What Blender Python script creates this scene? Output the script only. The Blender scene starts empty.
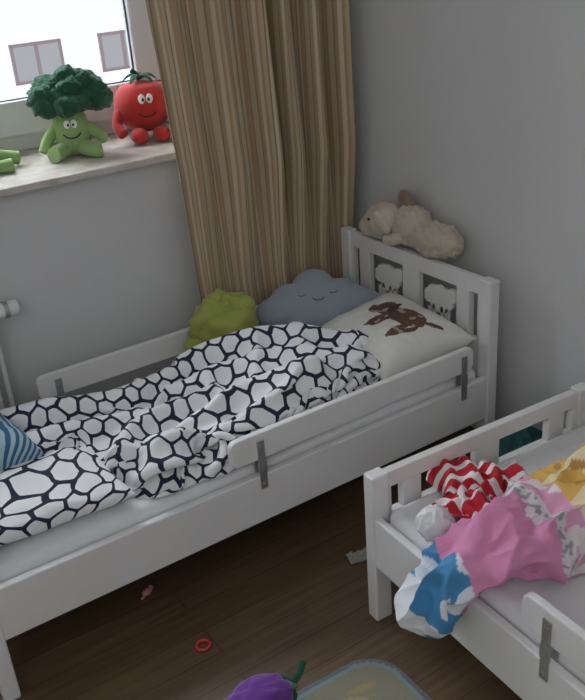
import bpy, bmesh, math, random
import numpy as np
from mathutils import Vector, Matrix, noise, Euler
random.seed(3)
S=bpy.context.scene
try:
    S.view_settings.view_transform='Standard'
except Exception: pass

# ---------------------------------------------------------------- materials
def newmat(name):
    m=bpy.data.materials.new(name); m.use_nodes=True
    nt=m.node_tree; b=nt.nodes['Principled BSDF']
    return m,nt,b
def bump(nt,b,scale,strength,dist=.002,detail=3,coord='Object'):
    tc=nt.nodes.new('ShaderNodeTexCoord'); n=nt.nodes.new('ShaderNodeTexNoise'); n.inputs['Scale'].default_value=scale
    n.inputs['Detail'].default_value=detail
    bp=nt.nodes.new('ShaderNodeBump'); bp.inputs['Strength'].default_value=strength; bp.inputs['Distance'].default_value=dist
    nt.links.new(tc.outputs[coord],n.inputs['Vector']); nt.links.new(n.outputs[0],bp.inputs['Height']); nt.links.new(bp.outputs[0],b.inputs['Normal'])
    return n
def mat(name,col,rough=.7,bs=0,bst=.3,bd=.002,var=0,metal=0,sheen=0,vscale=4):
    m,nt,b=newmat(name)
    b.inputs['Base Color'].default_value=(*col,1); b.inputs['Roughness'].default_value=rough; b.inputs['Metallic'].default_value=metal
    if sheen: b.inputs['Sheen Weight'].default_value=sheen
    if bs: bump(nt,b,bs,bst,bd)
    if var:
        tc=nt.nodes.new('ShaderNodeTexCoord'); n=nt.nodes.new('ShaderNodeTexNoise'); n.inputs['Scale'].default_value=vscale; n.inputs['Detail'].default_value=4
        mx=nt.nodes.new('ShaderNodeMix'); mx.data_type='RGBA'
        mx.inputs[6].default_value=tuple(c*(1-var) for c in col)+(1,); mx.inputs[7].default_value=tuple(min(1,c*(1+var)) for c in col)+(1,)
        nt.links.new(tc.outputs['Object'],n.inputs['Vector']); nt.links.new(n.outputs[0],mx.inputs[0]); nt.links.new(mx.outputs[2],b.inputs['Base Color'])
    return m
def attrmat(name,rough=.8,bs=0,bst=.3,bd=.002,sheen=0):
    m,nt,b=newmat(name)
    a=nt.nodes.new('ShaderNodeAttribute'); a.attribute_name='Col'
    nt.links.new(a.outputs['Color'],b.inputs['Base Color']); b.inputs['Roughness'].default_value=rough
    if sheen: b.inputs['Sheen Weight'].default_value=sheen
    if bs: bump(nt,b,bs,bst,bd)
    return m
M={}
M['wall']=mat('wall_paint',(.60,.60,.595),.9,60,.15,.001,.03)
M['white']=mat('white_lacquer',(.72,.71,.695),.42,30,.08,.001,.05)
M['winframe']=mat('window_pvc',(.68,.70,.71),.35,20,.03,.001,.02)
M['steel']=mat('galvanised_steel',(.42,.42,.42),.38,40,.05,.001,.08,metal=.8)
M['sheet']=mat('cotton_sheet',(.71,.71,.715),.9,9,.6,.014,.02)
M['slat']=mat('slat_wood',(.5,.38,.24),.6,12,.1,.001,.15)
M['fleece']=mat('cream_fleece',(.55,.47,.37),.95,110,.7,.003,.08,sheen=.3,vscale=30)
M['fleece_c']=mat('curly_fleece',(.53,.45,.35),.95,90,.8,.005,.12,sheen=.3,vscale=60)
M['fleece_d']=mat('tan_fleece',(.24,.17,.115),.95,110,.9,.004,.15,sheen=.3,vscale=30)
M['broc_d']=mat('dark_green_plush',(.014,.09,.045),.95,70,1,.006,.25,sheen=.2,vscale=30)
M['broc_l']=mat('light_green_plush',(.27,.42,.15),.9,120,.5,.002,.1,sheen=.3)
M['red']=mat('red_plush',(.48,.022,.018),.85,120,.5,.002,.1,sheen=.25)
M['lime']=mat('lime_plush',(.34,.38,.08),.9,90,.6,.003,.15,sheen=.2)
M['purple']=mat('purple_plush',(.13,.02,.26),.85,120,.5,.002,.15,sheen=.3)
M['eye']=mat('eye_white',(.85,.85,.82),.4,30,.02,.001)
M['black']=mat('eye_black',(.01,.01,.01),.3,30,.02,.001)
M['pinkcheek']=mat('pink_felt',(.50,.36,.40),.9,60,.2,.001)
M['stitch']=mat('dark_stitch',(.12,.13,.17),.9,60,.2,.001)
M['grey_star']=mat('grey_blue_plush',(.31,.35,.41),.95,110,.7,.003,.1,sheen=.3)
M['plastic_red']=mat('red_plastic',(.6,.05,.04),.35,10,.02,.001)
M['plastic_pink']=mat('pink_plastic',(.5,.2,.2),.4,10,.02,.001)
M['paper']=mat('paper',(.30,.30,.27),.8,10,.1,.001,.25,vscale=60)
M['teal']=mat('teal_fabric',(.02,.10,.11),.8,60,.4,.003,.2,vscale=20)
M['dark']=mat('dark_fabric',(.02,.02,.03),.8,60,.4,.003,.2)
M['radiator']=mat('radiator_enamel',(.7,.7,.68),.4,20,.05,.001)
M['whitefur']=mat('white_fur',(.75,.75,.75),.95,140,.7,.003,.05)

# ---------------------------------------------------------------- helpers
def link(o,parent=None):
    S.collection.objects.link(o)
    if parent is not None: o.parent=parent
    return o
def grp(name,loc=(0,0,0),rot=(0,0,0)):
    e=bpy.data.objects.new(name,None); e.empty_display_size=.05
    e.location=loc; e.rotation_euler=rot; S.collection.objects.link(e); return e
def meshobj(name,vs,fs,m,parent=None,smooth=True,sub=0,loc=(0,0,0),rot=(0,0,0)):
    me=bpy.data.meshes.new(name); me.from_pydata([tuple(v) for v in vs],[],[tuple(f) for f in fs]); me.update()
    if m: me.materials.append(m)
    if smooth:
        for p in me.polygons:p.use_smooth=True
    o=bpy.data.objects.new(name,me); o.location=loc;o.rotation_euler=rot
    link(o,parent)
    if sub:
        s=o.modifiers.new('sub','SUBSURF'); s.levels=sub;s.render_levels=sub
    return o
def boxes(name,lst,m,parent=None,bev=.003,loc=(0,0,0),rot=(0,0,0),seg=2):
    vs=[];fs=[]
    for (x0,x1,y0,y1,z0,z1) in lst:
        k=len(vs)
        vs+=[(x0,y0,z0),(x1,y0,z0),(x1,y1,z0),(x0,y1,z0),(x0,y0,z1),(x1,y0,z1),(x1,y1,z1),(x0,y1,z1)]
        fs+=[(k,k+3,k+2,k+1),(k+4,k+5,k+6,k+7),(k,k+1,k+5,k+4),(k+1,k+2,k+6,k+5),(k+2,k+3,k+7,k+6),(k+3,k,k+4,k+7)]
    o=meshobj(name,vs,fs,m,parent,False,0,loc,rot)
    if bev:
        b=o.modifiers.new('bev','BEVEL'); b.width=bev;b.segments=seg;b.limit_method='ANGLE'
    return o
def prism(name,poly,axis,a,b,m,parent=None,bev=.002,loc=(0,0,0),rot=(0,0,0)):
    def P(p,t):
        return {'x':(t,p[0],p[1]),'y':(p[0],t,p[1]),'z':(p[0],p[1],t)}[axis]
    n=len(poly); vs=[P(p,a) for p in poly]+[P(p,b) for p in poly]
    fs=[tuple(range(n)),tuple(range(2*n-1,n-1,-1))]+[(i,i+n,(i+1)%n+n,(i+1)%n) for i in range(n)]
    o=meshobj(name,vs,fs,m,parent,False,0,loc,rot)
    bm=bmesh.new();bm.from_mesh(o.data);bmesh.ops.recalc_face_normals(bm,faces=bm.faces);bm.to_mesh(o.data);bm.free()
    if bev:
        q=o.modifiers.new('bev','BEVEL');q.width=bev;q.segments=2;q.limit_method='ANGLE';q.angle_limit=.8
    return o
def rrect(x0,x1,z0,z1,r,n=5):
    o=[]
    for cx,cz,a0 in ((x1-r,z1-r,0),(x0+r,z1-r,90),(x0+r,z0+r,180),(x1-r,z0+r,270)):
        for i in range(n+1):
            a=math.radians(a0+90*i/n); o.append((cx+r*math.cos(a),cz+r*math.sin(a)))
    return o
def blob(name,c,r,m,parent=None,rot=(0,0,0),nz=0,nf=8,seg=40,fn=None,paint=None):
    vs=[];fs=[];R=seg//2
    for i in range(R+1):
        th=math.pi*i/R
        for j in range(seg):
            ph=2*math.pi*j/seg
            d=Vector((math.sin(th)*math.cos(ph),math.sin(th)*math.sin(ph),math.cos(th)))
            v=Vector((d.x*r[0],d.y*r[1],d.z*r[2]))
            if fn: v=fn(d,v)
            if nz:
                k=noise.noise(Vector((d.x,d.y,d.z))*nf*.4+Vector(c)*7)
                v+=d*nz*k
            vs.append(v)
    for i in range(R):
        for j in range(seg):
            a=i*seg+j;b=i*seg+(j+1)%seg;fs.append((a,a+seg,b+seg,b))
    o=meshobj(name,vs,fs,m,parent,True,0,c,rot)
    bm=bmesh.new();bm.from_mesh(o.data);bmesh.ops.remove_doubles(bm,verts=bm.verts,dist=1e-5);bmesh.ops.recalc_face_normals(bm,faces=bm.faces);bm.to_mesh(o.data);bm.free()
    if paint: paintmesh(o,paint)
    return o
def paintmesh(o,fn):
    me=o.data; a=me.color_attributes.new('Col','FLOAT_COLOR','POINT')
    for i,v in enumerate(me.vertices):
        c=fn(v.co); a.data[i].color=(c[0],c[1],c[2],1)
def sweep(name,pts,rad,m,parent=None,n=14,flat=1,sub=1,cap=True):
    P=[Vector(p) for p in pts]; Q=[];RR=[]
    K=6
    for i in range(len(P)-1):
        p0=P[max(i-1,0)];p1=P[i];p2=P[i+1];p3=P[min(i+2,len(P)-1)]
        for k in range(K):
            t=k/K
            Q.append(.5*((2*p1)+(p2-p0)*t+(2*p0-5*p1+4*p2-p3)*t*t+(3*p1-p0-3*p2+p3)*t**3)); RR.append(rad[i]*(1-t)+rad[i+1]*t)
    Q.append(P[-1]);RR.append(rad[-1])
    vs=[];fs=[];up=Vector((0,0,1))
    for i,q in enumerate(Q):
        t=(Q[min(i+1,len(Q)-1)]-Q[max(i-1,0)]).normalized()
        s=t.cross(up)
        if s.length<.05: s=t.cross(Vector((1,0,0)))
        s.normalize(); w=s.cross(t)
        for j in range(n):
            a=2*math.pi*j/n; vs.append(q+s*math.cos(a)*RR[i]+w*math.sin(a)*RR[i]*flat)
    for i in range(len(Q)-1):
        for j in range(n):
            a=i*n+j;b=i*n+(j+1)%n;fs.append((a,b,b+n,a+n))
    fs.append(tuple(range(n-1,-1,-1)));fs.append(tuple((len(Q)-1)*n+j for j in range(n)))
    return meshobj(name,vs,fs,m,parent,True,sub)
def pillow(name,w,h,t,m,parent=None,n=60,paint=None,wr=.006,loc=(0,0,0),rot=(0,0,0),uvo=(2,1.3)):
    vs=[];fs=[]
    idx={}
    for side in (1,-1):
        for i in range(n+1):
            for j in range(n+1):
                u=-1+2*i/n;v=-1+2*j/n
                edge=(i in(0,n) or j in(0,n))
                if side==-1 and edge: idx[(side,i,j)]=idx[(1,i,j)];continue
                px=u*(1-.09*(1-v*v)*abs(u)**3)*w/2
                py=v*(1-.09*(1-u*u)*abs(v)**3)*h/2
                z=t/2*((1-u**4)*(1-v**4))**.5
                z+=wr*(noise.noise(Vector((u*2.3,v*2.3,side*3+w*9)))+.4*noise.noise(Vector((u*6,v*6,5))))*(1-u**8)*(1-v**8)
                idx[(side,i,j)]=len(vs);vs.append((px,py,side*z))
    for side in (1,-1):
        for i in range(n):
            for j in range(n):
                f=(idx[(side,i,j)],idx[(side,i+1,j)],idx[(side,i+1,j+1)],idx[(side,i,j+1)])
                fs.append(f if side==1 else f[::-1])
    o=meshobj(name,vs,fs,m,parent,True,0,loc,rot)
    uvl=o.data.uv_layers.new(name='UVMap')
    for l in o.data.loops:
        c=o.data.vertices[l.vertex_index].co
        uvl.data[l.index].uv=(c.x-c.z*math.tanh(c.x/.08)+uvo[0],c.y-c.z*math.tanh(c.y/.06)+uvo[1])
    if paint: paintmesh(o,paint)
    return o

# ---------------------------------------------------------------- room
XR=.045
mf,nt,b=newmat('laminate_floor')
tc=nt.nodes.new('ShaderNodeTexCoord');mp=nt.nodes.new('ShaderNodeMapping')
br=nt.nodes.new('ShaderNodeTexBrick')
br.inputs['Scale'].default_value=1;br.inputs['Brick Width'].default_value=1.2;br.inputs['Row Height'].default_value=.095
br.inputs['Mortar Size'].default_value=.0012;br.inputs['Mortar Smooth'].default_value=.3
br.inputs['Color1'].default_value=(.112,.068,.034,1);br.inputs['Color2'].default_value=(.156,.098,.052,1);br.inputs['Mortar'].default_value=(.035,.022,.014,1)
wn=nt.nodes.new('ShaderNodeTexNoise');wn.inputs['Scale'].default_value=3;wn.inputs['Detail'].default_value=6
mp2=nt.nodes.new('ShaderNodeMapping');mp2.inputs['Scale'].default_value=(1.5,22,1)
mx=nt.nodes.new('ShaderNodeMix');mx.data_type='RGBA';mx.blend_type='MULTIPLY';mx.inputs[0].default_value=.55
cr=nt.nodes.new('ShaderNodeValToRGB');cr.color_ramp.elements[0].position=.3;cr.color_ramp.elements[0].color=(.45,.42,.4,1);cr.color_ramp.elements[1].position=.7;cr.color_ramp.elements[1].color=(1.2,1.2,1.2,1)
nt.links.new(tc.outputs['Object'],mp.inputs[0]);nt.links.new(mp.outputs[0],br.inputs['Vector'])
nt.links.new(tc.outputs['Object'],mp2.inputs[0]);nt.links.new(mp2.outputs[0],wn.inputs['Vector']);nt.links.new(wn.outputs[0],cr.inputs[0])
nt.links.new(br.outputs['Color'],mx.inputs[6]);nt.links.new(cr.outputs[0],mx.inputs[7]);nt.links.new(mx.outputs[2],b.inputs['Base Color'])
b.inputs['Roughness'].default_value=.42
boxes('floor',[(-4,XR+.1,-4.2,.5,-.1,0)],mf,bev=0)
WB=.45
OX0,OX1,OZ0,OZ1=-2.6,-.42,1.0,2.35
boxes('wall_window_side',[(-4,XR+.1,0,WB+.1,0,OZ0-.0),(OX1,XR+.1,0,WB+.1,OZ0,2.7),(-4,OX0,0,WB+.1,OZ0,2.7),(OX0,OX1,0,WB+.1,OZ1,2.7)],M['wall'],bev=0)
boxes('wall_right',[(XR,XR+.1,-4.2,0,0,2.7)],M['wall'],bev=0)
msill,nt,b=newmat('sill_stone')
tc=nt.nodes.new('ShaderNodeTexCoord');n1=nt.nodes.new('ShaderNodeTexNoise');n1.inputs['Scale'].default_value=18;n1.inputs['Detail'].default_value=8
cr=nt.nodes.new('ShaderNodeValToRGB');cr.color_ramp.elements[0].position=.35;cr.color_ramp.elements[0].color=(.46,.41,.35,1);cr.color_ramp.elements[1].position=.65;cr.color_ramp.elements[1].color=(.62,.58,.53,1)
nt.links.new(tc.outputs['Object'],n1.inputs['Vector']);nt.links.new(n1.outputs[0],cr.inputs[0]);nt.links.new(cr.outputs[0],b.inputs['Base Color']);b.inputs['Roughness'].default_value=.35
prism('window_sill',[(-2.66,-.05),(-.38,-.05),(-.38,-.0005),(-.421,-.0005),(-.421,WB-.02),(-2.599,WB-.02),(-2.599,-.0005),(-2.66,-.0005)],'z',.9985,1.022,msill,None,.004)
# window
W=grp('window_1')
GX1=-.577;GZ0=1.19
fr=[]
fr+=[(OX0,OX1,.41,.47,1.022,1.085),(OX0,OX0+.06,.41,.47,1.022,OZ1),(OX1-.06,OX1,.41,.47,1.022,OZ1),(OX0,OX1,.41,.47,OZ1-.06,OZ1)]
boxes('outer_frame',fr,M['winframe'],W,.006)
s=.385
def sash(x0,x1,nm):
    boxes(nm,[(x0,x1,s,s+.06,1.075,GZ0),(x0,x0+.095,s,s+.06,1.075,OZ1-.05),(x1-.095,x1,s,s+.06,1.075,OZ1-.05),(x0,x1,s,s+.06,OZ1-.15,OZ1-.05)],M['winframe'],W,.008)
    boxes(nm+'_seal',[(x0+.09,x1-.09,s+.02,s+.03,GZ0-.003,GZ0+.003),(x1-.098,x1-.092,s+.02,s+.03,GZ0,OZ1-.15)],M['dark'],W,0)
sash(-1.53,GX1+.095,'sash_right');sash(-2.54,-1.54,'sash_left')
mg,nt,b=newmat('window_glass');b.inputs['Transmission Weight'].default_value=1;b.inputs['Roughness'].default_value=0;b.inputs['IOR'].default_value=1.01;b.inputs['Base Color'].default_value=(.95,.97,1,1)
boxes('pane_right',[(-1.44,GX1,s+.028,s+.032,GZ0,OZ1-.15)],mg,W,0)
boxes('pane_left',[(-2.45,-1.63,s+.028,s+.032,GZ0,OZ1-.15)],mg,W,0)
mfac,nt,b=newmat('facade_render_glow')
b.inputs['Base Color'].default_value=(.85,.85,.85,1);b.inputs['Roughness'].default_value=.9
b.inputs['Emission Color'].default_value=(.95,.97,1,1);b.inputs['Emission Strength'].default_value=.80  # emission stands in for overexposed daylight on the wall
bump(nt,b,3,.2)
mfw,nt,b=newmat('facade_window_frame');b.inputs['Base Color'].default_value=(.3,.25,.25,1);b.inputs['Emission Color'].default_value=(.50,.41,.43,1);b.inputs['Emission Strength'].default_value=.42;bump(nt,b,3,.1)  # daylight on the frames is put in as emission
mfg,nt,b=newmat('facade_window_glass_glow');b.inputs['Base Color'].default_value=(.28,.29,.31,1);b.inputs['Emission Color'].default_value=(.66,.66,.68,1);b.inputs['Emission Strength'].default_value=.5;b.inputs['Roughness'].default_value=.4;bump(nt,b,3,.1)  # outdoor brightness of the panes is set by emission too
B=grp('apartment_building')
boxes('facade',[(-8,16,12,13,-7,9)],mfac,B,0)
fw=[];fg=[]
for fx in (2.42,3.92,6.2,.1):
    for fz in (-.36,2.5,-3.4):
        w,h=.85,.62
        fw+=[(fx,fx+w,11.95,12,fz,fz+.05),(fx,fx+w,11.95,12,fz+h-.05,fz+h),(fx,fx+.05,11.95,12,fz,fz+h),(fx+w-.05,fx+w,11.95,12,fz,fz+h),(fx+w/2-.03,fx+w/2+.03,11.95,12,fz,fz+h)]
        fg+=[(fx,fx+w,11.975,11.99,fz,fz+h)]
boxes('facade_window_frames',fw,mfw,B,0);boxes('facade_window_glass_glow',fg,mfg,B,0)
# ---------------------------------------------------------------- curtain
mc,nt,b=newmat('striped_curtain_fabric')
uvn=nt.nodes.new('ShaderNodeUVMap');sp=nt.nodes.new('ShaderNodeSeparateXYZ')
fr_=nt.nodes.new('ShaderNodeMath');fr_.operation='FRACT'
ml=nt.nodes.new('ShaderNodeMath');ml.operation='MULTIPLY';ml.inputs[1].default_value=1/.115
cr=nt.nodes.new('ShaderNodeValToRGB');cr.color_ramp.interpolation='LINEAR'
cream=(.46,.36,.235);tan=(.38,.28,.17);org=(.39,.25,.14);brn=(.25,.17,.105);lt=(.53,.44,.31)
sec=[(0,.13,cream),(.13,.17,brn),(.17,.30,tan),(.30,.42,lt),(.42,.50,org),(.50,.62,cream),(.62,.66,brn),(.66,.74,lt),(.74,.82,org),(.82,.90,tan),(.90,.93,brn),(.93,1.0,cream)]
stops=[]
for a_,b_,c in sec: stops+= [(a_+.006,c),(b_-.006,c)]
el=cr.color_ramp.elements
while len(el)<len(stops): el.new(.5)
for i,(p,c) in enumerate(stops): el[i].position=p
for i,(p,c) in enumerate(stops): el[i].color=(*c,1)
nt.links.new(uvn.outputs[0],sp.inputs[0]);nt.links.new(sp.outputs[0],ml.inputs[0]);nt.links.new(ml.outputs[0],fr_.inputs[0]);nt.links.new(fr_.outputs[0],cr.inputs[0])
nt.links.new(cr.outputs[0],b.inputs['Base Color']);b.inputs['Roughness'].default_value=.9;b.inputs['Sheen Weight'].default_value=.2
bump(nt,b,250,.25,.001)
vs=[];fs=[];uvs=[]
NX,NZ=420,60
arc=0;prev=None;A=[]
def cy(s,z):
    ph=s*2*math.pi
    f=math.sin(ph*5.6+1.3*math.sin(ph*1.4+z*.5)+z*.25)*.85+.28*math.sin(ph*12+2*z*.3+1)*(s>.0)
    f=math.copysign(abs(f)**.8,f)
    am=.023+.030*min(1,max(0,(z-.55)/.4))
    am*= (.45+.55*min(1,s*1.5))
    yc=-.087-.036*min(1,max(0,(z-.55)/.4))
    return yc+am*f/1.05
for i in range(NX+1):
    s=i/NX; y=cy(s,1.2);x=-.74+.70*s
    if prev: arc+=math.hypot(x-prev[0],y-prev[1])
    prev=(x,y);A.append(arc)
for k in range(NZ+1):
    z=.02+2.4*k/NZ
    xl=-.655-.085*min(1,max(0,(z-.3)/1.2));xr=-.035+.006*math.sin(z*3)
    for i in range(NX+1):
        s=i/NX
        xx=xl+(xr-xl)*s+.006*math.sin(s*44+z)
        vs.append((xx,cy(s,z),z));uvs.append((A[i]+.01*math.sin(z*2),z))
for k in range(NZ):
    for i in range(NX):
        a=k*(NX+1)+i;fs.append((a,a+1,a+NX+2,a+NX+1))
cu=meshobj('striped_curtain',vs,fs,mc)
uvl=cu.data.uv_layers.new(name='UVMap')
for l in cu.data.loops: uvl.data[l.index].uv=uvs[l.vertex_index]
sd=cu.modifiers.new('th','SOLIDIFY');sd.thickness=.002

# ---------------------------------------------------------------- radiator
R=grp('radiator')
lst=[]
for k in range(14):
    x1=-1.385-.06*k
    lst.append((x1-.045,x1,-.105,-.03,.15,.70))
boxes('panels',lst,M['radiator'],R,.012)
boxes('manifold',[(-2.22,-1.385,-.085,-.05,.17,.2),(-2.22,-1.385,-.085,-.05,.655,.685)],M['radiator'],R,.006)
sweep('valve_stem',[(-1.40,-.068,.67),(-1.36,-.068,.67),(-1.34,-.068,.67)],[.012]*3,M['steel'],R)
sweep('thermostat_head',[(-1.345,-.068,.67),(-1.335,-.068,.67),(-1.28,-.068,.67),(-1.272,-.068,.67)],[.02,.024,.024,.017],M['radiator'],R,n=20)
sweep('thermostat_ring',[(-1.318,-.068,.67),(-1.310,-.068,.67),(-1.302,-.068,.67)],[.0255,.0255,.0255],M['steel'],R,n=20)
sweep('pipe',[(-1.355,-.068,.67),(-1.355,-.068,.5),(-1.355,-.068,.2),(-1.355,-.068,.0)],[.008]*4,M['radiator'],R)

# ---------------------------------------------------------------- beds
def sheep_poly(cx,cz,s,flip=1):
    o=[]
    for i in range(48):
        a=2*math.pi*i/48
        r=1+.09*abs(math.sin(a*5))
        x=.60*math.cos(a)*r;z=.42*math.sin(a)*r+.05
        o.append((cx+flip*x*s,cz+z*s))
    return o
def build_bed(name,origin,rz,H1,H2,z1,z2,rails,animals,brk):
    g=grp(name,(origin[0],origin[1],0),(0,0,rz))
    def endb(nm,v0,v1,H,oz0,oz1,wins):
        a=v0+.008;b_=v1-.008
        L=[(0,.05,v0,v1,0,H),(.70,.75,v0,v1,0,H)]
        o=boxes(nm+'_posts',L,M['white'],g,.005)
        L=[(.045,.705,a,b_,oz1,H-.004),(.045,.705,a,b_,.165,oz0)]
        xs=[.045]
        for w0,w1 in wins: xs+= [w0,w1]
        xs.append(.705)
        for k in range(0,len(xs),2):
            if xs[k+1]-xs[k]>.002: L.append((xs[k],xs[k+1],a,b_,oz0-.001,oz1+.001))
        boxes(nm+'_panel',L,M['white'],g,.0025)
    wins=[(.062,.098),(.155,.335),(.415,.595),(.652,.688)]
    endb('near_end',0,.04,H1,z1[0],z1[1],wins)
    endb('far_end',1.61,1.65,H2,z2[0],z2[1],wins)
    if animals:
        for k,(w0,w1) in enumerate(wins[1:3]):
            cx=(w0+w1)/2; cz=(z1[0]+z1[1])/2
            prism('lamb_body_%d'%k,sheep_poly(cx,cz,.105),'y',.014,.026,M['white'],g,.001)
            prism('lamb_head_%d'%k,rrect(cx-.082,cx-.040,cz+.005,cz+.055,.018),'y',.013,.027,M['white'],g,.001)
            for lx in (-.04,-.018,.02,.042):
                boxes('lamb_leg_%d_%d'%(k,int(lx*1000)),[(cx+lx-.006,cx+lx+.006,.014,.026,z1[0]-.001,cz-.02)],M['white'],g,0)
    boxes('side_panels',[(0.004,.026,.035,1.615,.178,.326),(.724,.746,.035,1.615,.178,.326)],M['white'],g,.004)
    sl=[(.02,.73,.08+.13*i,.15+.13*i,.215,.232) for i in range(12)]
    boxes('slats',sl,M['slat'],g,.002)
    for k,(u,v0,v1) in enumerate(rails):
        prism('guard_rail_%d'%k,rrect(v0,v1,.376,.456,.022),'x',u,u+.02,M['white'],g,.004)
        for q,out in enumerate((u-.004,u+.020)):
          for j,bv in enumerate(brk[k]):
            nm='%d_%d_%d'%(k,q,j)
            boxes('bracket_'+nm,[(out,out+.004,bv-.011,bv+.011,.285,.435),(out-.001,out+.005,bv-.013,bv+.013,.335,.372)],M['steel'],g,.0015)
            for zz in (.30,.415):
                sweep('screw_%s_%d'%(nm,int(zz*1000)),[(out-.003,bv,zz),(out+.002,bv,zz),(out+.007,bv,zz)],[.005]*3,M['steel'],g,n=10)
    return g
bed1=build_bed('toddler_bed',(-.055,-.87),math.pi/2,.647,.446,(.435,.590),(.330,.397),
   [(.004,.10,.965),(.726,.36,1.23)],True,[(.14,.875),(.42,1.165)])
bed2=build_bed('toddler_bed.001',(-.0762,-1.2083),math.pi-.0511,.446,.647,(.322,.397),(.435,.590),
   [(.726,.53,1.42)],False,[(.60,1.35)])
def mattress(nm,bed):
    g=bed.location;rz=bed.rotation_euler[2]
    x0,x1,y0,y1,z0,z1=.032,.718,.045,1.605,.233,.352
    o=boxes(nm,[(x0,x1,y0,y1,z0,z1)],M['sheet'],None,.028,tuple(g),(0,0,rz),seg=5)
    for p in o.data.polygons:p.use_smooth=True
    return o
mattress('mattress',bed1);mattress('mattress.001',bed2)

# ---------------------------------------------------------------- patterned fabric (hexagon lattice in fabric UV space)
mp_,nt,b=newmat('hexagon_print_cotton')
N=nt.nodes.new;L=nt.links.new
uvn=N('ShaderNodeUVMap')
wnz=N('ShaderNodeTexNoise');wnz.inputs['Scale'].default_value=12;wnz.inputs['Detail'].default_value=1
L(uvn.outputs[0],wnz.inputs['Vector'])
def vm(op,a,b_=None,sc=None):
    n=N('ShaderNodeVectorMath');n.operation=op
    for k,x in enumerate((a,b_)):
        if x is None: continue
        if isinstance(x,tuple): n.inputs[k].default_value=x
        else: L(x,n.inputs[k])
    if sc is not None: n.inputs['Scale'].default_value=sc
    return n
def sm(op,a,b_=None):
    n=N('ShaderNodeMath');n.operation=op
    for k,x in enumerate((a,b_)):
        if x is None: continue
        if isinstance(x,(int,float)): n.inputs[k].default_value=x
        else: L(x,n.inputs[k])
    return n.outputs[0]
w0=vm('SUBTRACT',wnz.outputs['Color'],(.5,.5,.5)).outputs[0]
w1=vm('SCALE',w0,None,.042).outputs[0]
pp=vm('ADD',uvn.outputs[0],w1).outputs[0]
pp=vm('SCALE',pp,None,1/.060).outputs[0]
pp=vm('ADD',pp,(200,200*1.7320508,0)).outputs[0]
pp=vm('MULTIPLY',pp,(1,1,0)).outputs[0]
sv=(1,1.7320508,1)
ha=vm('SUBTRACT',vm('MODULO',pp,sv).outputs[0],(.5,.8660254,0)).outputs[0]
hb=vm('SUBTRACT',vm('MODULO',vm('SUBTRACT',pp,(.5,.8660254,0)).outputs[0],sv).outputs[0],(.5,.8660254,0)).outputs[0]
def hexd(v):
    ab=vm('ABSOLUTE',v).outputs[0]
    dt=vm('DOT_PRODUCT',ab,(.5,.8660254,0)).outputs['Value']
    sx=N('ShaderNodeSeparateXYZ');L(ab,sx.inputs[0])
    hx=sm('MAXIMUM',sx.outputs[0],dt)
    ln=vm('LENGTH',v).outputs['Value']
    return sm('ADD',sm('MULTIPLY',hx,.72),sm('MULTIPLY',ln,.26))
hd=sm('MINIMUM',hexd(ha),hexd(hb))
cr=N('ShaderNodeValToRGB');cr.color_ramp.elements[0].position=.406;cr.color_ramp.elements[0].color=(.77,.77,.78,1);cr.color_ramp.elements[1].position=.422;cr.color_ramp.elements[1].color=(.013,.016,.042,1)
L(hd,cr.inputs[0]);L(cr.outputs[0],b.inputs['Base Color']);b.inputs['Roughness'].default_value=.9
bump(nt,b,30,.35,.006)
def interp(x,tab):
    xs=[t[0] for t in tab];ys=[t[1] for t in tab]
    return float(np.interp(x,xs,ys))
XL,XRr=-1.58,-.31
near=[(-1.58,-.47),(-1.5,-.50),(-1.38,-.56),(-1.29,-.66),(-1.24,-.77),(-1.18,-.815),(-1.02,-.835),(-.75,-.825),(-.5,-.79),(-.38,-.765),(-.31,-.72)]
far=[(-1.58,-.24),(-1.4,-.20),(-1.22,-.24),(-.95,-.29),(-.83,-.27),(-.63,-.27),(-.52,-.33),(-.42,-.44),(-.35,-.56),(-.31,-.65)]
top=[(-1.58,.05),(-1.45,.10),(-1.3,.115),(-1.15,.070),(-1.0,.080),(-.85,.14),(-.65,.20),(-.5,.18),(-.4,.12),(-.31,.05)]
ridges=[
 ([(-.88,-.36),(-.70,-.38),(-.52,-.48),(-.40,-.62)],.055,.068),
 ([(-.98,-.46),(-.82,-.49),(-.66,-.57),(-.50,-.70)],.040,.060),
 ([(-1.17,-.74),(-1.0,-.68),(-.85,-.66),(-.66,-.74)],.048,.084),
 ([(-1.5,-.28),(-1.3,-.34),(-1.1,-.38),(-.95,-.37)],.055,.068),
 ([(-1.45,-.46),(-1.28,-.50),(-1.12,-.50)],.045,.062),
 ([(-1.24,-.66),(-1.16,-.57),(-1.05,-.56),(-.92,-.57)],.034,.068),
 ([(-.92,-.78),(-.78,-.75),(-.6,-.70),(-.46,-.72)],.038,.060),
 ([(-.78,-.62),(-.72,-.52),(-.68,-.44)],.030,.052),
 ([(-.60,-.62),(-.55,-.50),(-.5,-.42)],.028,.048),
 ([(-1.0,-.80),(-.97,-.72),(-.9,-.62),(-.88,-.5)],.028,.048),
 ([(-.42,-.74),(-.38,-.68),(-.36,-.62)],.024,.03)]
def segd(px,py,a,b_):
    ax,ay=a;bx,by=b_;dx,dy=bx-ax,by-ay
    t=max(0,min(1,((px-ax)*dx+(py-ay)*dy)/(dx*dx+dy*dy)))
    return math.hypot(px-ax-t*dx,py-ay-t*dy)
def ridge_h(x,y,ws):
    r=0;r2=0
    for pl,w,hh in ridges:
        dd=min(segd(x,y,pl[k],pl[k+1]) for k in range(len(pl)-1))
        h_=hh*max(0,1-(dd/(w*ws))**2)
        if h_>r: r2=r;r=h_
        elif h_>r2: r2=h_
    return r+.25*r2
nX,nY=160,80
P0=np.zeros((nX,nY,3))
gx=np.linspace(XL,-.30,160);gy=np.linspace(-.87,-.12,100)
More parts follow.
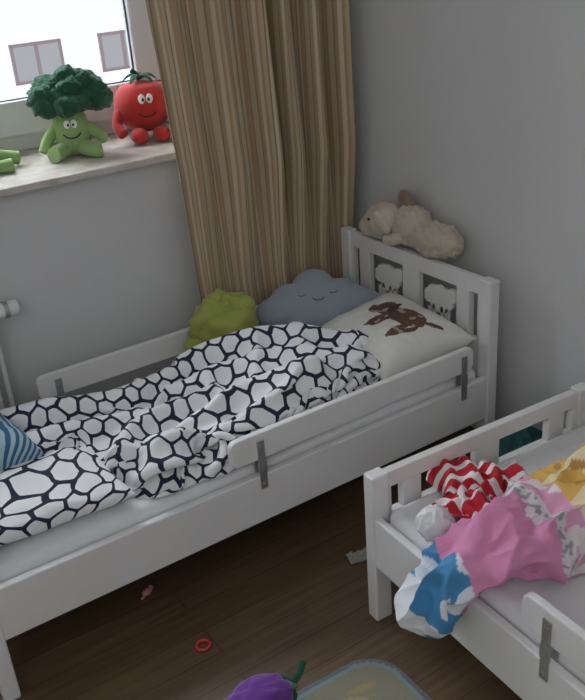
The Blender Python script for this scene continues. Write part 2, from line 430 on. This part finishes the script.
for i in range(nX):
    x=XL+(XRr-XL)*i/(nX-1)
    yn=interp(x,near)+.022*noise.noise(Vector((x*9,0,0)));yf=interp(x,far)+.022*noise.noise(Vector((x*8,5,0)))
    for j in range(nY):
        t=j/(nY-1);y=yn+(yf-yn)*t
        d=min(t*(yf-yn),(1-t)*(yf-yn),(x-XL),(XRr-x))
        rr=min(1,max(0,d/.055)); e=math.sqrt(max(0,1-(1-rr)**2))
        r=ridge_h(x,y,1.2)
        gr=interp(x,top)*.55*e
        an=.5+.8*noise.noise(Vector((x*1.5,y*1.5,4)));fx=x*math.cos(an)+y*math.sin(an);fy=-x*math.sin(an)+y*math.cos(an)
        P0[i,j]=(x,y,.355+gr+(r*1.1+.012+.050*noise.noise(Vector((fx*6,fy*13,2)))+.014*noise.noise(Vector((x*22,y*22,6))))*e)
GT=np.zeros((160,100))
for a_ in range(160):
    x=gx[a_];yn=interp(x,near);yf=interp(x,far)
    for b_ in range(100):
        y=gy[b_];d=min(y-yn,yf-y,x-XL,XRr-x)
        rr=min(1,max(0,d/.06));e=math.sqrt(max(0,1-(1-rr)**2))
        GT[a_,b_]=.355+(interp(x,top)*.52+.95*ridge_h(x+.02*noise.noise(Vector((x*8,y*8,1))),y+.02*noise.noise(Vector((x*8,y*8,5))),1.0))*e
def ground(P):
    fx=np.clip((P[...,0]-gx[0])/(gx[-1]-gx[0])*159,0,158.999);fy=np.clip((P[...,1]-gy[0])/(gy[-1]-gy[0])*99,0,98.999)
    ix=fx.astype(int);iy=fy.astype(int);ax=fx-ix;ay=fy-iy
    return GT[ix,iy]*(1-ax)*(1-ay)+GT[ix+1,iy]*ax*(1-ay)+GT[ix,iy+1]*(1-ax)*ay+GT[ix+1,iy+1]*ax*ay
REF=P0[:,:,:2]*np.array([1.38,1.66])
P=P0.copy();VEL=np.zeros_like(P)
pin=np.zeros((nX,nY),bool);pin[0]=1;pin[-1]=1;pin[:,0]=1;pin[:,-1]=1
pinned=P0[pin].copy()
cons=[]
for di,dj,st,mode in ((1,0,1,0),(0,1,1,0),(1,1,.5,0),(1,-1,.5,0),(3,0,.35,1),(0,3,.35,1),(2,2,.3,1),(2,-2,.3,1)):
    if dj>=0: sa=(slice(0,nX-di),slice(0,nY-dj));sb=(slice(di,nX),slice(dj,nY))
    else: sa=(slice(0,nX-di),slice(-dj,nY));sb=(slice(di,nX),slice(0,nY+dj))
    rest=np.linalg.norm(REF[sb]-REF[sa],axis=2)
    if mode: rest=rest*.90
    cons.append((sa,sb,rest,st,mode))
for step in range(240):
    VEL*=.93;VEL[...,2]-=.0012
    OLD=P.copy();P=P+VEL
    for it in range(6):
        for sa,sb,rest,st,mode in cons:
            d=P[sb]-P[sa];l=np.linalg.norm(d,axis=2)+1e-9
            c=(l-rest)/l
            if mode: c=np.minimum(c,0)
            c=(d*(c*st*.5*.62)[...,None])
            P[sa]+=c;P[sb]-=c
        g_=ground(P);P[...,2]=np.clip(P[...,2],g_,g_+.055)
        P[...,1]=np.clip(P[...,1],-.842,-.16);P[...,0]=np.minimum(P[...,0],-.300)
        P[pin]=pinned
    VEL=P-OLD
    m_=np.linalg.norm(VEL,axis=2,keepdims=True);VEL*=np.minimum(1,.006/(m_+1e-9))
fs=[]
for i in range(nX-1):
    for j in range(nY-1):
        a=i*nY+j;fs.append((a,a+nY,a+nY+1,a+1))
dv_o=meshobj('patterned_duvet',P.reshape(-1,3).tolist(),fs,mp_,sub=2)
uvl=dv_o.data.uv_layers.new(name='UVMap')
RF=REF.reshape(-1,2)
ca,sa_=math.cos(.25),math.sin(.25)
for l in dv_o.data.loops:
    q=RF[l.vertex_index];uvl.data[l.index].uv=(q[0]*ca-q[1]*sa_,q[0]*sa_+q[1]*ca)
pillow('patterned_pillow',.46,.32,.075,mp_,None,n=90,loc=(-1.488,-.645,.392),rot=(0,.0,-.06),wr=.010)
mst,nt,b=newmat('blue_striped_fabric')
uvn=nt.nodes.new('ShaderNodeUVMap');sp=nt.nodes.new('ShaderNodeSeparateXYZ');m1=nt.nodes.new('ShaderNodeMath');m1.operation='MULTIPLY';m1.inputs[1].default_value=60
fr_=nt.nodes.new('ShaderNodeMath');fr_.operation='FRACT';cr=nt.nodes.new('ShaderNodeValToRGB');cr.color_ramp.interpolation='CONSTANT'
cr.color_ramp.elements[0].color=(.03,.12,.22,1);cr.color_ramp.elements[1].position=.5;cr.color_ramp.elements[1].color=(.35,.48,.55,1)
nt.links.new(uvn.outputs[0],sp.inputs[0]);nt.links.new(sp.outputs[0],m1.inputs[0]);nt.links.new(m1.outputs[0],fr_.inputs[0]);nt.links.new(fr_.outputs[0],cr.inputs[0]);nt.links.new(cr.outputs[0],b.inputs['Base Color']);b.inputs['Roughness'].default_value=.9
pillow('striped_pillow',.26,.40,.15,mst,None,loc=(-1.550,-.345,.430),rot=(0,.1,.12),wr=.01)

# white pillow with brown dog print
def dogpaint(c):
    X,Y=c.x+.012,c.y+.035
    wob=.25*noise.noise(Vector((X*45,Y*45,0)))
    def el(cx,cy,rx,ry,a=0):
        dx,dy=X-cx,Y-cy;ca,sa=math.cos(a),math.sin(a)
        return ((dx*ca+dy*sa)/rx)**2+((-dx*sa+dy*ca)/ry)**2<1+wob
    col=(.64,.63,.59)
    body=el(.055,-.015,.042,.082,.1)
    head=el(.050,.090,.036,.036) or el(.022,.113,.024,.022)
    ear=el(.068,.072,.035,.014,.3)
    legs=el(-.010,.055,.055,.015,.15) or el(-.006,.030,.048,.013,-.1) or el(-.004,-.055,.055,.015,.1) or el(-.002,-.080,.048,.013,-.2)
    tail=el(.085,-.105,.010,.035,.6)
    if c.z>0 and (body or head or legs or tail or ear):
        k=.7+.8*abs(noise.noise(Vector((X*60,Y*60,3))))
        col=(.13*k,.07*k,.048*k)
        if ear: col=(.07,.035,.025)
        if noise.noise(Vector((X*40,Y*40,8)))>.33: col=(.36,.28,.22)
    return col
pillow('printed_pillow',.34,.43,.15,attrmat('printed_pillow_fabric',.9,14,.25,.004),None,n=160,paint=dogpaint,loc=(-.272,-.610,.436),rot=(0,-.16,-.10),wr=.008)

# cloud cushion
def cloudcushion():
    g=grp('cloud_cushion',(-.305,-.250,.455))
    ex=Vector((.90,-.43,0)).normalized(); h=Vector((.43,.90,0)).normalized(); ey=(h*.74+Vector((0,0,.67))).normalized(); ez=ex.cross(ey)
    g.rotation_euler=Matrix((ex,ey,ez)).transposed().to_euler()
    circ=[(0,.050,.080),(-.100,.020,.060),(.100,.020,.060),(-.165,-.025,.058),(.165,-.025,.058),(-.07,-.05,.07),(.07,-.05,.07),(0,-.05,.07)]
    def rad(a):
        dx,dy=math.cos(a),math.sin(a);best=.02
        for cx,cy_,r in circ:
            bq=cx*dx+cy_*dy;cq=cx*cx+cy_*cy_-r*r;D=bq*bq-cq
            if D>0: best=max(best,bq+math.sqrt(D))
        return best
    n=140;k=20
    rr=[rad(2*math.pi*i/n) for i in range(n)]
    for _ in range(2): rr=[(rr[i-1]+rr[i]+rr[(i+1)%n])/3 for i in range(n)]
    vs=[];fs=[]
    for side in (1,-1):
        for j in range(k+1):
            q=j/k
            for i in range(n):
                a=2*math.pi*i/n; r=rr[i]*q
                x=r*math.cos(a);y=r*math.sin(a)
                z=side*.055*(1-q**3)**.6
                vs.append((x,y,z+.003*noise.noise(Vector((x*30,y*30,side)))))
    off=(k+1)*n
    for s_ in (0,1):
        for j in range(k):
            for i in range(n):
                a=s_*off+j*n+i;b_=s_*off+j*n+(i+1)%n
                fs.append((a,a+n,b_+n,b_) if s_==0 else (a,b_,b_+n,a+n))
    o=meshobj('body',vs,fs,M['grey_star'],g)
    bm=bmesh.new();bm.from_mesh(o.data);bmesh.ops.remove_doubles(bm,verts=bm.verts,dist=.0008);bm.to_mesh(o.data);bm.free()
    for sx,nm in ((-1,'l'),(1,'r')):
        sweep('eye_'+nm,[(sx*.055-.014,.010,.053),(sx*.055,.004,.055),(sx*.055+.014,.010,.053)],[.002]*3,M['stitch'],g,n=8)
        blob('cheek_'+nm,(sx*.095,-.015,.047),(.014,.010,.004),M['pinkcheek'],g,seg=16)
    sweep('smile',[(-.022,-.006,.056),(-.01,-.016,.057),(.008,-.017,.057),(.022,-.008,.056)],[.002]*4,M['stitch'],g,n=8)
cloudcushion()

# lime plush
g=grp('lime_plush',(-.660,-.215,.358),(0,0,-.45))
def limef(d,v):
    v=v.copy()
    if d.x<0: v.z*=1-.40*(d.x**2); v.x*=1.10
    if d.x>0: v.z*=1+.10*d.x
    v*=1+.05*math.sin(3*math.atan2(d.z,d.x)+1)
    return v
blob('body',(0,0,.112),(.104,.072,.108),M['lime'],g,rot=(0,-.2,0),nz=.035,fn=limef)
blob('nose_tip',(-.098,-.02,.06),(.042,.036,.034),M['lime'],g,seg=24,nz=.01)
sweep('seam',[(-.09,-.045,.12),(-.05,-.062,.165),(.03,-.06,.192),(.085,-.03,.16)],[.002]*4,M['broc_l'],g,n=8)
blob('ear_l',(.078,-.01,.175),(.034,.024,.034),M['lime'],g,seg=24)
blob('ear_r',(-.02,.0,.205),(.030,.022,.022),M['lime'],g,seg=24)

# sheep plush lying over the headboard
g=grp('sheep_plush',(-.042,-.450,.650))
blob('body',(.0,-.12,.048),(.062,.115,.056),M['fleece_c'],g,nz=.018,nf=12)
blob('shoulder',(-.002,-.01,.070),(.060,.080,.070),M['fleece_c'],g,nz=.012,nf=12)
blob('head',(-.032,.105,.070),(.056,.086,.062),M['fleece'],g,rot=(-.35,0,0),nz=.006)
blob('muzzle',(-.042,.160,.042),(.042,.042,.038),M['fleece'],g)
blob('ear_l',(-.074,.065,.082),(.014,.046,.024),M['fleece'],g,rot=(.9,0,.3))
blob('ear_r',(.012,.030,.132),(.026,.060,.036),M['fleece_d'],g,rot=(.55,0,-.3))
blob('eye_l',(-.086,.118,.084),(.005,.005,.005),M['black'],g,seg=12)
sweep('front_leg',[(-.040,-.01,.045),(-.055,.02,.028),(-.060,.06,.020)],[.024,.021,.019],M['fleece'],g)

# ---------------------------------------------------------------- sill plushes
def eyes(g,x,y,z,s):
    for k,sx in enumerate((-1,1)):
        blob('eye_%d'%k,(x+sx*.62*s,y,z),(.55*s,.3*s,.75*s),M['eye'],g,seg=20)
        blob('pupil_%d'%k,(x+sx*.45*s,y-.25*s,z-.1*s),(.22*s,.12*s,.28*s),M['black'],g,seg=14)
g=grp('broccoli_plush',(-.915,.20,1.022),(0,0,-.336))
random.seed(5)
blob('crown_core',(0,.0,.185),(.115,.09,.06),M['broc_d'],g,nz=.03)
for i in range(32):
    a=random.random()*6.283;r=math.sqrt(random.random());zz=.180+.060*(1-r*r)+random.uniform(-.02,.01)
    blob('floret_%d'%i,(r*math.cos(a)*.115,r*math.sin(a)*.085,zz),(.042,.038,.034),M['broc_d'],g,seg=20,nz=.012)
def trunk(d,v):
    v=v.copy();k=1+.22*max(0,-d.z);v.x*=k;v.y*=k;return v
blob('stalk_body',(0,-.01,.085),(.058,.05,.085),M['broc_l'],g,fn=trunk)
sweep('arm_l',[(-.045,-.01,.09),(-.08,-.035,.06),(-.095,-.05,.025)],[.02,.018,.020],M['broc_l'],g)
sweep('arm_r',[(.045,-.01,.09),(.085,-.03,.065),(.10,-.045,.04)],[.02,.018,.020],M['broc_l'],g)
sweep('leg_l',[(-.03,-.03,.03),(-.055,-.08,.025),(-.068,-.10,.026)],[.028,.024,.026],M['broc_l'],g)
sweep('leg_r',[(.03,-.03,.03),(.055,-.08,.025),(.085,-.09,.026)],[.028,.024,.026],M['broc_l'],g)
eyes(g,0,-.057,.108,.018)
sweep('smile',[(-.028,-.066,.080),(-.012,-.072,.068),(.012,-.072,.068),(.028,-.066,.080)],[.0025]*4,M['black'],g,n=8)
g=grp('tomato_plush',(-.640,.230,1.022),(0,0,-.3))
def tomf(d,v):
    v=v.copy();a=math.atan2(d.y,d.x);r=math.hypot(d.x,d.y);v*= 1-.03*abs(math.sin(a*3))*r
    if d.z>.7: v.z-= .05*(d.z-.7)
    return v
blob('body',(0,0,.115),(.098,.09,.092),M['red'],g,fn=tomf,seg=64)
for i in range(5):
    a=i*1.257+.3
    sweep('leaf_%d'%i,[(0,0,.198),(math.cos(a)*.03,math.sin(a)*.028,.212),(math.cos(a)*.062,math.sin(a)*.057,.19)],[.012,.014,.003],M['broc_d'],g,flat=.35)
sweep('stem',[(0,0,.195),(-.01,0,.215),(-.025,-.003,.228)],[.010,.008,.009],M['broc_d'],g)
sweep('arm_l',[(-.085,-.02,.10),(-.10,-.05,.06),(-.085,-.08,.035)],[.02,.018,.02],M['red'],g)
sweep('arm_r',[(.08,-.03,.10),(.10,-.06,.06),(.09,-.085,.03)],[.02,.018,.02],M['red'],g)
blob('foot_l',(-.035,-.085,.026),(.030,.04,.026),M['red'],g);blob('foot_r',(.04,-.085,.026),(.030,.04,.026),M['red'],g)
eyes(g,0,-.088,.145,.021)
sweep('smile',[(-.03,-.09,.10),(-.012,-.098,.09),(.012,-.098,.09),(.03,-.09,.10)],[.0025]*4,M['black'],g,n=8)
g=grp('pea_plush',(-1.27,.22,1.022))
blob('body',(0,0,.085),(.08,.07,.085),M['broc_l'],g)
sweep('arm_r',[(.06,0,.07),(.10,-.01,.045),(.175,-.015,.022)],[.022,.020,.022],M['broc_l'],g)
sweep('leg_r',[(.03,-.04,.03),(.09,-.08,.022),(.13,-.09,.022)],[.022,.020,.022],M['broc_l'],g)
eyes(g,0,-.066,.11,.018)

# ---------------------------------------------------------------- bed 2 contents
def duvpaint(c):
    x,y,z=c
    k=(x+.95)*1.0+.35*(y+1.55)*(-.5)+.03*noise.noise(Vector((x*8,y*8,z*8)))
    n_=noise.noise(Vector((x*11,y*11,z*11)));n2=noise.noise(Vector((x*70,y*70,z*70)));n3=noise.noise(Vector((x*26,y*26,z*26+4)))
    if k<.035:
        return (.72,.74,.77) if n_>-.12 else (.06,.25,.50)
    if k<.085: return (.06,.24,.46) if n_<.12 else (.68,.73,.80)
    if k<.265:
        if n_>.32: return (.74,.64,.70)
        if abs(n_-.29)<.02: return (.50,.22,.36)
        return (.66,.25,.44)
    if k<.30:
        if n2>.12: return (.34,.32,.36)
        return (.70,.64,.66)
    if k<.355: return (.70,.34,.50) if n3>-.1 else (.76,.68,.70)
    if k<.66:
        if n3>.32: return (.48,.24,.06)
        return (.72,.43,.10) if n_>-.1 else (.78,.68,.42)
    return (.72,.32,.50)
Pd=[(-.915,-1.480,.262),(-.890,-1.495,.33),(-.83,-1.52,.395),(-.72,-1.56,.43),(-.58,-1.60,.445),(-.42,-1.65,.46),(-.25,-1.72,.45)]
Rd=[.048,.078,.09,.105,.125,.14,.14]
o=sweep('printed_duvet',Pd,Rd,attrmat('printed_duvet_fabric',.85,30,.4,.006),None,n=64,flat=.72,sub=0)
bm=bmesh.new();bm.from_mesh(o.data);bmesh.ops.triangulate(bm,faces=[f for f in bm.faces if len(f.verts)>4])
bmesh.ops.subdivide_edges(bm,edges=bm.edges,cuts=4,use_grid_fill=True);bm.normal_update()
for v in bm.verts:
    c=v.co;n_=v.normal.copy()
    d=.03*noise.noise(Vector((c.x*6,c.y*9,c.z*6)))+.065*(abs(noise.noise(Vector((c.x*7+c.y*3,c.y*12,c.z*8))))**.8-.25)+.018*abs(noise.noise(Vector((c.x*20,c.y*24,c.z*16))))
    v.co=c+n_*d
    if v.co.z<.355 and v.co.x>-.80: v.co.z=.355
bm.to_mesh(o.data);bm.free()
for p in o.data.polygons:p.use_smooth=True
paintmesh(o,duvpaint)

mh,nt,b=newmat('red_white_knit')
uvn=nt.nodes.new('ShaderNodeUVMap');sp=nt.nodes.new('ShaderNodeSeparateXYZ');m1=nt.nodes.new('ShaderNodeMath');m1.operation='MULTIPLY';m1.inputs[1].default_value=11
fr_=nt.nodes.new('ShaderNodeMath');fr_.operation='FRACT';cr=nt.nodes.new('ShaderNodeValToRGB');cr.color_ramp.interpolation='CONSTANT'
cr.color_ramp.elements[0].color=(.48,.014,.03,1);cr.color_ramp.elements[1].position=.60;cr.color_ramp.elements[1].color=(.76,.70,.70,1)
nt.links.new(uvn.outputs[0],sp.inputs[0]);nt.links.new(sp.outputs[0],m1.inputs[0]);nt.links.new(m1.outputs[0],fr_.inputs[0]);nt.links.new(fr_.outputs[0],cr.inputs[0]);nt.links.new(cr.outputs[0],b.inputs['Base Color']);b.inputs['Roughness'].default_value=.95
bump(nt,b,120,.5,.002)
g=grp('striped_scarf',(-.605,-1.370,.353),(0,0,.75))
def scarf_strip(nm,path,w,hh,uo):
    P=[Vector(p) for p in path];vs=[];fs=[];UV=[];n=90;mm=26
    for i in range(n+1):
        t=i/n*(len(P)-1);k=min(int(t),len(P)-2);f=t-k
        p0=P[max(k-1,0)];p1=P[k];p2=P[k+1];p3=P[min(k+2,len(P)-1)]
        c=.5*((2*p1)+(p2-p0)*f+(2*p0-5*p1+4*p2-p3)*f*f+(3*p1-p0-3*p2+p3)*f**3)
        d=((p2-p1)).normalized();sd_=Vector((-d.y,d.x,0)).normalized()
        for j in range(mm+1):
            q=-1+2*j/mm
            e=math.sqrt(max(0,1-q**4))
            fold=.016*abs(noise.noise(Vector((i*.09,q*2.6,uo))))+.010*math.sin(q*7+i*.06+uo)
            pt=c+sd_*q*w*(1+.12*noise.noise(Vector((i*.08,uo,0))))
            vs.append((pt.x,pt.y,max(.001,c.z+(hh+fold)*e)));UV.append((i/n*.42+uo+.02*q*q,q*w))
    for i in range(n):
        for j in range(mm):
            a=i*(mm+1)+j;fs.append((a,a+mm+1,a+mm+2,a+1))
    o=meshobj(nm,vs,fs,mh,g)
    uvl=o.data.uv_layers.new(name='UVMap')
    for l in o.data.loops: uvl.data[l.index].uv=UV[l.vertex_index]
scarf_strip('loop_bottom',[(-.13,-.07,0),(-.05,-.02,.0),(.03,-.07,.0),(.12,-.03,.0)],.062,.038,.1)
scarf_strip('loop_middle',[(-.09,.09,0),(-.02,.045,.012),(.06,.06,.012),(.13,.10,0)],.062,.040,.55)
scarf_strip('loop_top',[(-.10,-.02,.018),(-.03,.03,.030),(.05,.0,.030),(.10,.045,.012)],.050,.030,1.3)
blob('pompom',(-.128,.115,.038),(.046,.042,.038),M['whitefur'],g,nz=.010,nf=14)
g=grp('teal_bag',(-.13,-1.02,0),(0,0,.3))
blob('body',(0,0,.12),(.10,.08,.125),M['teal'],g,nz=.03,nf=10)
sweep('handle',[(-.06,0,.22),(-.03,0,.26),(.03,0,.26),(.06,0,.22)],[.01]*4,M['dark'],g)

# ---------------------------------------------------------------- floor things
a=attrmat('rug_pile',.95,150,.8,.003,.3)
def rugcol(c):
    x,y=c.x,c.y
    cx,cy_=-.5,-.4
    dx=max(abs(x-cx)-.40,0);dy=max(abs(y-cy_)-.30,0);d=.10-math.hypot(dx,dy)
    if abs(x-cx)<.40 or abs(y-cy_)<.30: d=min(.5-abs(x-cx),.4-abs(y-cy_))
    if d<.010: return (.12,.15,.16)
    if d<.024: return (.20,.27,.30)
    if d<.075: return (.23,.22,.15)
    r=math.hypot(x+.19,y+.17)
    if .07<r<.09 : return (.38,.31,.12)
    if r<.07: return (.27,.26,.18)
    n_=noise.noise(Vector((x*7,y*7,0)))
    return (.23,.225,.16) if n_>-.2 else (.33,.27,.11)
vs=[];fs=[];nx,ny=200,160
for i in range(nx+1):
    for j in range(ny+1):
        x=-1.0+i/nx;y=-.8+.8*j/ny
        cx,cy_=-.5,-.4;ax=abs(x-cx);ay=abs(y-cy_)
        if ax>.40 and ay>.30:
            ux=(ax-.40)/.10;uy=(ay-.30)/.10;mq=max(ux,uy);l_=math.hypot(ux,uy)
            if l_>0: ux*=mq/l_;uy*=mq/l_
            x=cx+math.copysign(.40+.10*ux,x-cx);y=cy_+math.copysign(.30+.10*uy,y-cy_)
        vs.append((x,y,.009))
for i in range(nx):
    for j in range(ny):
        k=i*(ny+1)+j;fs.append((k,k+ny+1,k+ny+2,k+1))
o=meshobj('childrens_rug',vs,fs,a,None,True,0,(-.885,-1.285,.001),(0,0,-.03))
paintmesh(o,rugcol)
sd=o.modifiers.new('th','SOLIDIFY');sd.thickness=.009;sd.offset=-1
g=grp('aubergine_plush',(-1.250,-1.310,.0105),(0,0,.15))
def aub(d,v):
    v=v.copy();k=1-.22*max(0,d.x)
    v.y*=k;v.z*=k;return v
blob('body',(0,0,.062),(.095,.068,.06),M['purple'],g,fn=aub,nz=.01)
blob('arm_l',(-.075,.045,.03),(.045,.028,.026),M['purple'],g)
blob('arm_r',(-.05,-.07,.03),(.045,.028,.026),M['purple'],g)
blob('eye_white_l',(-.088,.015,.075),(.018,.016,.02),M['eye'],g,seg=20)
for i in range(5):
    t=i*1.257
    sweep('leaf_%d'%i,[(.09,0,.058),(.088,math.cos(t)*.025,.058+math.sin(t)*.025),(.068,math.cos(t)*.042,.058+math.sin(t)*.042)],[.010,.011,.003],M['broc_d'],g,flat=.5)
sweep('stem',[(.088,0,.058),(.125,0,.065),(.15,.01,.085)],[.012,.009,.010],M['broc_d'],g)
bpy.ops.mesh.primitive_torus_add(major_radius=.017,minor_radius=.0045,location=(-1.23,-1.0,.0045),major_segments=40,minor_segments=12)
o=bpy.context.object;o.name='toy_ring';o.data.materials.append(M['plastic_red'])
for p in o.data.polygons:p.use_smooth=True
g=grp('toy_figurine',(-1.26,-.73,0),(0,0,.4))
blob('body',(0,0,.010),(.017,.011,.010),M['plastic_pink'],g,seg=20);blob('head',(.018,.003,.009),(.008,.008,.009),M['plastic_pink'],g,seg=16);blob('tail',(-.02,-.003,.006),(.009,.004,.005),M['plastic_pink'],g,seg=12)
vs=[];fs=[];n=24
for i in range(n+1):
    for j in range(n+1):
        u=i/n-.5;v=j/n-.5;vs.append((u*.08,v*.045,.004+.012*abs(noise.noise(Vector((u*5,v*5,1))))+.02*max(0,u)**2))
for i in range(n):
    for j in range(n):
        k=i*(n+1)+j;fs.append((k,k+n+1,k+n+2,k+1))
meshobj('paper_leaflet',vs,fs,M['paper'],None,True,0,(-.70,-.98,.001),(0,0,-.3))

# ---------------------------------------------------------------- light
w=bpy.data.worlds.new('world');S.world=w;w.use_nodes=True
bg=w.node_tree.nodes['Background'];bg.inputs[0].default_value=(.91,.95,1,1);bg.inputs[1].default_value=.35
def area(name,loc,target,sx,sy,e,col):
    l=bpy.data.lights.new(name,'AREA');l.shape='RECTANGLE';l.size=sx;l.size_y=sy;l.energy=e;l.color=col
    o=bpy.data.objects.new(name,l);o.location=loc;d=Vector(target)-Vector(loc);o.rotation_euler=d.to_track_quat('-Z','Y').to_euler();S.collection.objects.link(o)
area('sky_daylight',(-1.6,1.7,3.2),(-1.0,-.9,.5),2.4,1.8,190,(.92,.96,1))
area('room_daylight',(-3.0,-3.2,2.3),(-.2,-.6,.9),1.6,1.6,12,(1,.98,.94))

# ---------------------------------------------------------------- camera
ps,pt,ro,f=.5597,.4514,-.0785,874.4
fwv=Vector((math.sin(ps)*math.cos(pt),math.cos(ps)*math.cos(pt),-math.sin(pt)))
r=Vector((math.cos(ps),-math.sin(ps),0));u=r.cross(fwv)
r2=r*math.cos(ro)+u*math.sin(ro);u2=-r*math.sin(ro)+u*math.cos(ro)
cd=bpy.data.cameras.new('camera');co=bpy.data.objects.new('camera',cd);S.collection.objects.link(co)
mw=Matrix((r2,u2,-fwv)).transposed().to_4x4();mw.translation=Vector((-1.8877,-2.5918,1.6467));co.matrix_world=mw
cd.sensor_fit='VERTICAL';cd.sensor_height=24;cd.lens=24*f/700;cd.clip_start=.02
S.camera=co
